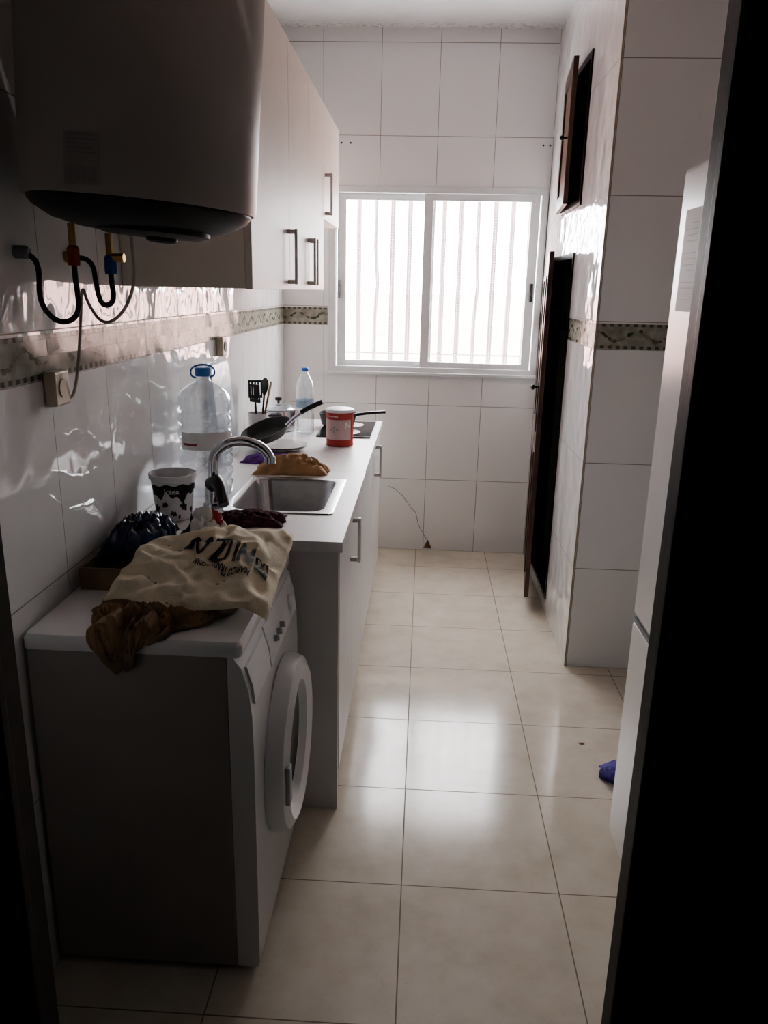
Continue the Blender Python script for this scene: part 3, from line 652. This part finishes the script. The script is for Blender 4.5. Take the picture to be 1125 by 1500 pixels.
# hob and pan
t=thing('hob',(-.37,3.83,ZT),'small black glass hob at the window end of the worktop','hob')
mk('glass_top',B(-.495,-.240,3.60,4.05,ZT+.0005,ZT+.008),m_dglass,t,bev=.002)
for y in (3.71,3.92):
    rev('burner',[(.075,ZT+.0082),(.075,ZT+.0095),(.071,ZT+.0098)],(-.37,y,0),m_grey,t)
t=thing('saucepan',(-.42,3.90,ZT+.01),'dark saucepan on the hob with handle over the edge','saucepan')
z=ZT+.0105
rev('pan',[(.075,z),(.082,z+.003),(.094,z+.060),(.098,z+.062),(.092,z+.061),(.080,z+.008),(.02,z+.007)],(-.425,3.905,0),m_black_m,t)
b=bmesh.new(); tube(b,[(-.34,3.90,z+.052),(-.27,3.90,z+.064),(-.185,3.89,z+.072)],.008,10,2); mk('handle',b,m_blackp,t,smooth=True)
# ---------------------------------------------------------------- clutter on the washing machine
LZ=.850
b=bmesh.new()
x0,x1,y0,y1=-.80,-.675,1.70,2.03
box(b,x0,x1,y0,y1,LZ+.0005,LZ+.005)
ring(b,(x0,x1,y0,y1),(x0+.005,x1-.005,y0+.005,y1-.005),(LZ+.0055,LZ+.055),lambda u,v,d:(u,v,d))
o=mk('cardboard_tray',b,m_card); tag(o,'low brown cardboard tray on washing machine against the wall','tray')
o,pf=pillow('snack_bag',[(-.79,1.76),(-.67,1.86),(-.65,2.02),(-.79,2.03)],LZ+.056,.050,3.3,.030,5,m_navy); tag(o,'dark navy foil packet heaped in the cardboard tray','packet')
o,pf=pillow('printed_packet',[(-.640,1.91),(-.50,1.95),(-.50,2.02),(-.635,2.03)],LZ+.001,.115,6.3,.025,4,m_paperw); tag(o,'white and red printed food packet behind the canvas tote bag','packet')
b=bmesh.new(); grid(b,lambda u,v:Vector(pf(.62+.22*u,.25+.35*v,True))+Vector((0,-.0015,.0015)),10,10); mk('red_print',b,m_redw,o)
b=bmesh.new(); grid(b,lambda u,v:Vector(pf(.08+.16*u,.05+.6*v,True))+Vector((0,-.0015,.0015)),6,10); mk('blue_print',b,m_navy,o)
# kraft paper bag slumping over the near edge, its mouth tucked under the tote
def kb_(u,v):
    wd=.09+.22*min(1,v*1.5)**.8; xc=-.60+.04*min(1,v*1.5)
    x=xc+(u-.5)*wd; y=1.438+.21*v
    n=abs(N3(u*4,v*5,2.2))+.6*abs(N3(u*9,v*11,7.7))+.45*abs(N3(u*19,v*21,1.7))+.2*abs(N3(u*38,v*40,4.7))
    env=(math.sin(PI*u)**.4 if 0<u<1 else 0)
    tp=1-.9*max(0,min(1,(v-.40)/.3))
    z=LZ+.004+.006*env+.070*(1-n)*env*tp*.85
    if v<.18:
        k=1-v/.18; z=z*(1-k)+(LZ-.045-.035*math.sin(u*PI*1.3)+.016*n)*k; y=1.438-.004*k-.030*(1-n)*env*math.sin(PI*min(1,k))
        if z<LZ: y=min(y,1.434)
    return (x+.02*N3(v*4,u*4,1),y,z)
b=bmesh.new(); grid(b,kb_,90,90); o=mk('kraft_paper_bag',b,m_kraft,smooth=True,angle=10,solid=.0012); tag(o,'crumpled brown paper bag slumped over the near edge of washing machine','paper bag')
# tote bag
def tz(u,v):
    ridge=math.exp(-((v-.75)/.30)**2)
    return .018+.028*v+.022*ridge*(1-.4*u)+.007*math.sin(u*9+v*4)-.008*max(0,.12-v)/.12-.02*max(0,u-.85)/.15
o,pt=pillow('tote_bag',[(-.69,1.555),(-.315,1.52),(-.335,2.0),(-.655,1.87)],LZ+.026,.012,1.3,.017,3.6,m_canvas,nu=80,nv=72,pw=.3,zfn=tz)
tag(o,'cream canvas tote bag with black lettering flopped on washing machine','tote bag')
def bt(u0,v0,su,sv,sk):
    # lettering runs right to left, seen upside down, rising towards the far left corner
    def fn(x,y):
        u=u0-x*su; v=v0-y*sv+x*sk
        u=min(.98,max(.02,u)); v=min(.98,max(.02,v)); p=Vector(pt(u,v,True)); p.z+=.0035; return p
    return fn
mk('printed_text',text_bm('NUZ.OC',.050,bt(.56,.58,2.75,6.0,1.3),bold=.0016),m_ink,o)
mk('printed_text',text_bm('MARCO TRADICIONAL',.015,bt(.62,.36,2.6,5.5,1.3),bold=.0003),m_ink,o)
b=bmesh.new(); g_=bt(.88,.40,2.4,5.0,1.0); q=.019
for (xa,ya,xb2,yb2) in ((-q,-q,q,-q+.006),(-q,q-.006,q,q),(-q,-q+.006,-q+.006,q-.006),(q-.006,-q+.006,q,q-.006)):
    grid(b,lambda u,v:g_(xa+(xb2-xa)*u,ya+(yb2-ya)*v),6,6)
for s in (-1,1): grid(b,lambda u,v,s=s:g_(-.013+.026*u+.005*(v-.5),s*(-.013+.026*u)),8,2)
mk('printed_logo',b,m_ink,o)
# ---------------------------------------------------------------- floor bits, wire
sx,sy=.632,2.305
b=bmesh.new()
loft(b,[[(sx+.13*(1-math.cos(a))*1.0+sh,sy+.052*math.sin(a),z) for a in [2*PI*i/32 for i in range(32)]] for z,sh in ((.001,0),(.018,.0),(.020,.002))]); t=thing('slipper',(sx+.13,sy,0),'purple slipper on the floor poking out behind the fridge','slipper'); mk('sole',b,m_slip,t,smooth=True)
b=bmesh.new(); grid(b,lambda u,v:(sx+.004+.13*u,sy+.052*math.cos(PI*v)*(.5+.5*min(1,u*2.5)),.019+.045*math.sin(PI*v)*min(1,.3+u)),10,14); mk('strap',b,m_slip2,t,smooth=True,solid=.004)
b=bmesh.new(); tube(b,[(-.19,D-.004,.40),(-.15,D-.004,.385),(-.10,D-.004,.34),(-.05,D-.005,.27),(-.02,D-.004,.24),(.0,D-.006,.16),(.04,D-.006,.09),(.07,D-.006,.05)],.0018,6,0); o=mk('loose_wire',b,m_grey,smooth=True); tag(o,'thin loose wire hanging down the lower back wall tiles','wire')
b=bmesh.new(); grid(b,lambda u,v:(.035+.05*u,D-.004,.012+.055*v*(1-abs(2*u-1))),8,3); mk('wire_end',b,m_crack,o,solid=.002)
b=bmesh.new(); grid(b,lambda u,v:(.60+.022*u,2.50+.010*(v-.5)*math.sin(PI*u),.002+.003*math.sin(PI*v)),6,4); o=mk('dried_leaf',b,m_bread,solid=.0008); tag(o,'tiny brown leaf scrap on the floor tiles','leaf')
# ---------------------------------------------------------------- light
W=bpy.data.worlds.new('w'); bpy.context.scene.world=W; W.use_nodes=True
bg=W.node_tree.nodes['Background']; bg.inputs[0].default_value=(.96,.98,1,1); bg.inputs[1].default_value=16
sl_=bpy.data.lights.new('sun','SUN'); sl_.energy=16; sl_.angle=.02; sl_.color=(1,.92,.86)
so=bpy.data.objects.new('sun',sl_); C.objects.link(so); so.rotation_euler=(math.radians(35),0,math.radians(15))
pl=bpy.data.lights.new('portal','AREA'); pl.shape='RECTANGLE'; pl.size=WX1-WX0; pl.size_y=WZ1-WZ0; pl.cycles.is_portal=True
po=bpy.data.objects.new('window_portal',pl); C.objects.link(po); po.location=((WX0+WX1)/2,D+.21,(WZ0+WZ1)/2); po.rotation_euler=(-PI/2,0,0)
# ---------------------------------------------------------------- camera
f_,pt_,yw,rl,h=1142.8534,0.2783,0.0465,0.0221,1.5548
cy_,sy_=math.cos(yw),math.sin(yw); cp,sp=math.cos(pt_),math.sin(pt_)
F=Vector((-sy_*cp,cy_*cp,-sp)); R=Vector((cy_,sy_,0)); U=R.cross(F)
c,s=math.cos(rl),math.sin(rl); R2=c*R+s*U; U2=-s*R+c*U
cam=bpy.data.cameras.new('camera'); cam.sensor_fit='VERTICAL'; cam.sensor_height=36; cam.lens=36*f_/1500; cam.clip_start=.02
co=bpy.data.objects.new('camera',cam); C.objects.link(co)
m=Matrix((R2,U2,-F)).transposed().to_4x4(); m.translation=(0,0,h); co.matrix_world=m
bpy.context.scene.camera=co
vs=bpy.context.scene.view_settings; vs.view_transform='AgX'; vs.exposure=1.05
try: vs.look='AgX - Medium High Contrast'
except Exception: pass
